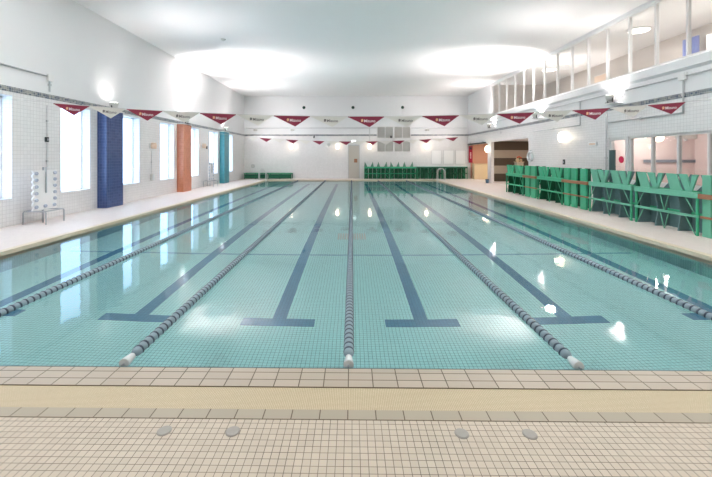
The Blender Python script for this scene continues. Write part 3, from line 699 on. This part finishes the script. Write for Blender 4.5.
# shop windows
t = thing('window_10', (XR+.1, 0, 1.0), 'row of wide lobby window panes above the green racks', 'window'); t['kind'] = 'structure'
f = MB(); f.box(-.05, .05, 4.4, 12.6, 0, .06).box(-.05, .05, 4.4, 12.6, 1.45, 1.52); f.build('frame', M['whitepaint'], t)
SM = [12.57, 11.66, 10.74, 9.83, 8.92, 8.0, 7.1, 6.2, 5.3, 4.43]
for y in SM: MB().box(-.05, .05, y-.03, y+.03, .06, 1.45).build('mullion', M['whitepaint'], t)
for a, b in zip(SM[1:], SM): MB().box(-.006, .006, a+.03, b-.03, .06, 1.45).build('pane', M['glass'], t)
t = thing('door_2', (XR+.1, 13.1, ZD), 'glazed lobby door with a white frame and a red sticker', 'door'); t['kind'] = 'structure'
MB().box(-.06, .06, -.42, -.33, 0, 2.44).box(-.06, .06, .35, .42, 0, 2.44).box(-.06, .06, -.33, .35, 2.34, 2.44).box(-.06, .06, -.33, .35, 0, .1).build('frame', M['whitepaint'], t)
MB().box(-.006, .006, -.33, .35, .1, 2.34).build('pane', M['glass'], t)
MB().lathe([(.12, -.014), (.12, -.007)], (0, -.08, 1.66), 'X', 16).build('sticker', M['redsign'], t)
MB().box(-.10, -.061, .12, .40, .02, 2.0).build('side_panel', M['tealdoor'], t)
# lobby handrail and lamps
t = thing('handrail', (0, 14.2, 1.62), 'dark handrail strip along the pinkish lobby cross wall', 'handrail')
MB().box(11.05, 12.98, -.06, -.03, 0, .11).build('rail', M['rim'], t)
for x in (11.3, 12.1, 12.8): MB().box(x-.03, x+.03, -.03, 0, .02, .08).build('bracket', M['greymetal'], t)
t = thing('lobby_shelf', (12.62, 14.2, 2.52), 'short grey strip high on the pinkish lobby cross wall', 'shelf')
MB().box(-.36, .36, -.12, 0, 0, .14).build('board', M['louvre'], t); MB().box(-.03, .03, -.1, 0, -.08, 0).build('bracket', M['greymetal'], t)
lob = []
for i, (x, y, lab) in enumerate(((11.15, 13.6, 'bright warm globe hanging inside the lobby window'), (10.75, 13.7, 'smaller warm globe hanging inside the lobby by the first pane'), (11.6, 6.6, 'warm globe hanging inside the lobby outside the picture'))):
    s = thing('pendant_lamp', (x, y, 2.95), lab, 'lamp', 'warm globes hanging in the lobby')
    MB().tube([(0, 0, 0), (0, 0, -.25)], .008, 6).build('cord', M['whitepaint'], s)
    r = .16 if i != 1 else .09
    g = MB(); g.sphere((0, 0, -.25-r), r, 16); g.build('globe', M['lampglow'], s)
    L = bpy.data.lights.new('pendant_bulb', 'POINT'); L.energy = 30; L.color = (1, .95, .90); L.shadow_soft_size = .15
    lo = bpy.data.objects.new('pendant_bulb', L); C.objects.link(lo); lo.parent = s; lo.location = (0, -.45, -.25-r)
for i, (x, y, e) in enumerate(((11.3, 22.0, 60), (10.5, 27.6, 50))):
    s = thing('ceiling_lamp', (x, y, 2.95), ['round ceiling lamp in the corridor before the striped partition', 'round ceiling lamp in the corridor over the cream counter'][i], 'lamp', 'round ceiling lamps in the corridor')
    MB().lathe([(.2, -.03), (.22, 0)], (0, 0, 0), 'Z', 20).build('ring', M['whitepaint'], s); MB().lathe([(.18, -.04), (.19, -.031)], (0, 0, 0), 'Z', 20).build('lens', M['downglow'], s)
    L = bpy.data.lights.new('corridor_bulb', 'AREA'); L.shape = 'DISK'; L.size = .36; L.energy = e; L.color = (1, .87, .7)
    lo = bpy.data.objects.new('corridor_bulb', L); C.objects.link(lo); lo.parent = s; lo.location = (0, 0, -.06)

# ------------------------------------------------------------------ steel stands with white knobbed panels
def display_stand(loc, lab):
    t = thing('display_stand', loc, lab, 'stand', 'steel stands with white panels')
    # local: x off the wall, y along it
    for y in (-.30, .30):
        MB().tube([(-.30, y, 0), (-.30, y, .30), (-.27, y, .335), (.27, y, .335), (.30, y, .30), (.30, y, 0)], .016, 8).build('leg_frame', M['steel'], t)
    MB().tube([(-.28, -.30, .335), (-.28, .30, .335)], .014, 8).tube([(.28, -.30, .335), (.28, .30, .335)], .014, 8).build('cross_rail', M['steel'], t)
    MB().tube([(-.025, 0, .0), (-.025, 0, 1.48), (.055, 0, 1.48), (.055, 0, .80)], .02, 8).build('pole', M['steel'], t)
    bd = MB(); n = 7; hw = .38; z0, z1 = .36, 1.40
    pts = []
    for k in range(n*8+1):
        z = z0 + (z1-z0)*k/(n*8); pts.append((0, hw + .022*math.cos(2*PI*k/8*1.0), z))
    pts += [(0, -y, z) for (_, y, z) in pts[::-1]]
    bd.prism(pts, (.035, 0, 0)); bd.build('panel', M['board'], t)
    for k in range(6):
        z = .45 + k*.175
        for y in ((-.30, .30) if k else (-.30, -.02, .28)):
            MB().lathe([(.045, .036), (.045, .07), (.03, .085)], (0, y, z), 'X', 12).build('knob', M['knob'], t)
            
    return t
M['knob'] = plain('blue grey knob', lin(176, 186, 202), .4, var=.08)
ds = display_stand((-8.24, 9.80, ZD), 'white knobbed panel on a steel stand between the first two windows')
dup(ds, (-8.36, 21.75, ZD), 'white knobbed panel on a steel stand before the teal pillar')

# ------------------------------------------------------------------ pool ladders
def ladder(x, sg, y, lab):
    t = thing('pool_ladder', (x, y, 0), lab, 'ladder', 'pool ladders at the far end')
    for dy in (-.15, .15):
        p = [(.45*sg, dy, ZD), (.45*sg, dy, .72)] + [((.45-.26*(1-math.cos(a)))*sg, dy, .72+.26*math.sin(a)) for a in (.5, 1.0, 1.57, 2.1, 2.6, 3.14)] + [(-.07*sg, dy, .55), (-.07*sg, dy, -1.0)]
        MB().tube(p, .022, 8).build('rail', M['whitepaint'], t)
    for z in (-.3, -.6, -.9): MB().box(-.11 if sg > 0 else .03, -.03 if sg > 0 else .11, -.14, .14, z-.015, z+.015).build('step', M['whitepaint'], t)
ladder(PXR, 1, 27.2, 'white handrails of the pool ladder on the side of the dark tables')
ladder(PXL, -1, 27.6, 'white handrails of the pool ladder on the side of the low platforms')

# caps set in the near deck
for x, lab in ((-1.26, 'round grey cap in the beige mosaic, first from the window side'), (-.80, 'round grey cap in the beige mosaic, second from the window side'), (.73, 'round grey cap in the beige mosaic, second from the rack side'), (1.18, 'round grey cap in the beige mosaic, first from the rack side')):
    t = thing('floor_cap', (x, 2.47, .004), lab, 'cap', 'grey caps in the mosaic deck')
    MB().lathe([(.047, 0), (.047, .003), (.044, .004)], (0, 0, 0), 'Z', 20).build('ring', M['pad'], t)
    MB().lathe([(.041, .0042), (.040, .006)], (0, 0, 0), 'Z', 20).build('lid', M['pad'], t)
# flush ceiling panels
def panel(x, y, lab, e, wx=.8, wy=.5):
    t = thing('ceiling_light', (x, y, ZC), lab, 'lamp', 'flush ceiling light panels')
    MB().box(-wx-.04, wx+.04, -wy-.04, -wy, -.03, 0).box(-wx-.04, wx+.04, wy, wy+.04, -.03, 0).box(-wx-.04, -wx, -wy, wy, -.03, 0).box(wx, wx+.04, -wy, wy, -.03, 0).build('frame', M['whitepaint'], t)
    MB().box(-wx, wx, -wy, wy, -.015, 0).build('diffuser', M['panelglow'], t)
    if not e: return
    L = bpy.data.lights.new('added_panel_lamp', 'AREA'); L.shape = 'RECTANGLE'; L.size = wx*2; L.size_y = wy*2; L.energy = e; L.color = (.97, .99, 1)
    lo = bpy.data.objects.new('added_panel_lamp', L); C.objects.link(lo); lo.parent = t; lo.location = (0, 0, -.05)
M['panelglow'] = emit('cool panel diffuser', (.90, .96, 1, 1), 2)
panel(-7.3, 20.4, 'pale bluish glowing bar flush in the ceiling on the window side', 0)  # diffuser glows by itself, no lamp fitted
panel(7.3, 20.4, 'pale bluish glowing bar flush in the ceiling on the gallery side', 0)
for x, y, lab in ((-4.5, 8.5, 'added unseen light panel in the ceiling over the near pool, window side'), (4.5, 8.5, 'added unseen light panel in the ceiling over the near pool, gallery side'),
                  (-4.5, 2.0, 'added unseen light panel in the ceiling over the near deck, window side'), (4.5, 2.0, 'added unseen light panel in the ceiling over the near deck, gallery side')):
    panel(x, y, lab, 132)  # panels added out of view to brighten the near pool and deck
# smoke detectors
for x, y, lab in ((-5.35, 15.3, 'small white detector on the ceiling nearer the camera'), (-5.6, 25.5, 'small white detector on the ceiling near the end wall')):
    t = thing('smoke_detector', (x, y, ZC), lab, 'detector', 'ceiling detectors')
    MB().lathe([(.05, -.07), (.09, -.03), (.10, 0)], (0, 0, 0), 'Z', 16).build('dome', M['louvre'], t); MB().lathe([(.012, -.085), (.014, -.0705)], (0, 0, 0), 'Z', 8).build('sensor', M['steel'], t)

# ------------------------------------------------------------------ world, camera, view
w = bpy.data.worlds.new('world'); bpy.context.scene.world = w; w.use_nodes = True
w.node_tree.nodes['Background'].inputs[0].default_value = (.75, .85, 1, 1); w.node_tree.nodes['Background'].inputs[1].default_value = .5
cam = bpy.data.cameras.new('camera'); co = bpy.data.objects.new('camera', cam); C.objects.link(co)
co.location = (0, 0, 1.848); co.rotation_euler = (PI/2, 0, .01257)
cam.sensor_fit = 'HORIZONTAL'; cam.sensor_width = 36; cam.lens = 370/712*36
cam.shift_x = (356-347.35)/712; cam.shift_y = -(238.5-156.5)/712
cam.clip_start = .05; cam.clip_end = 200
sc = bpy.context.scene; sc.camera = co
sc.view_settings.view_transform = 'Standard'; sc.view_settings.look = 'None'; sc.view_settings.gamma = 1; sc.view_settings.use_curve_mapping = False
sc.view_settings.exposure = 0.03
cy = sc.cycles
cy.max_bounces = 12; cy.diffuse_bounces = 7; cy.glossy_bounces = 5; cy.transmission_bounces = 8; cy.transparent_max_bounces = 16
cy.caustics_reflective = False; cy.caustics_refractive = True; cy.sample_clamp_indirect = 80; cy.blur_glossy = .5
cy.use_denoising = True
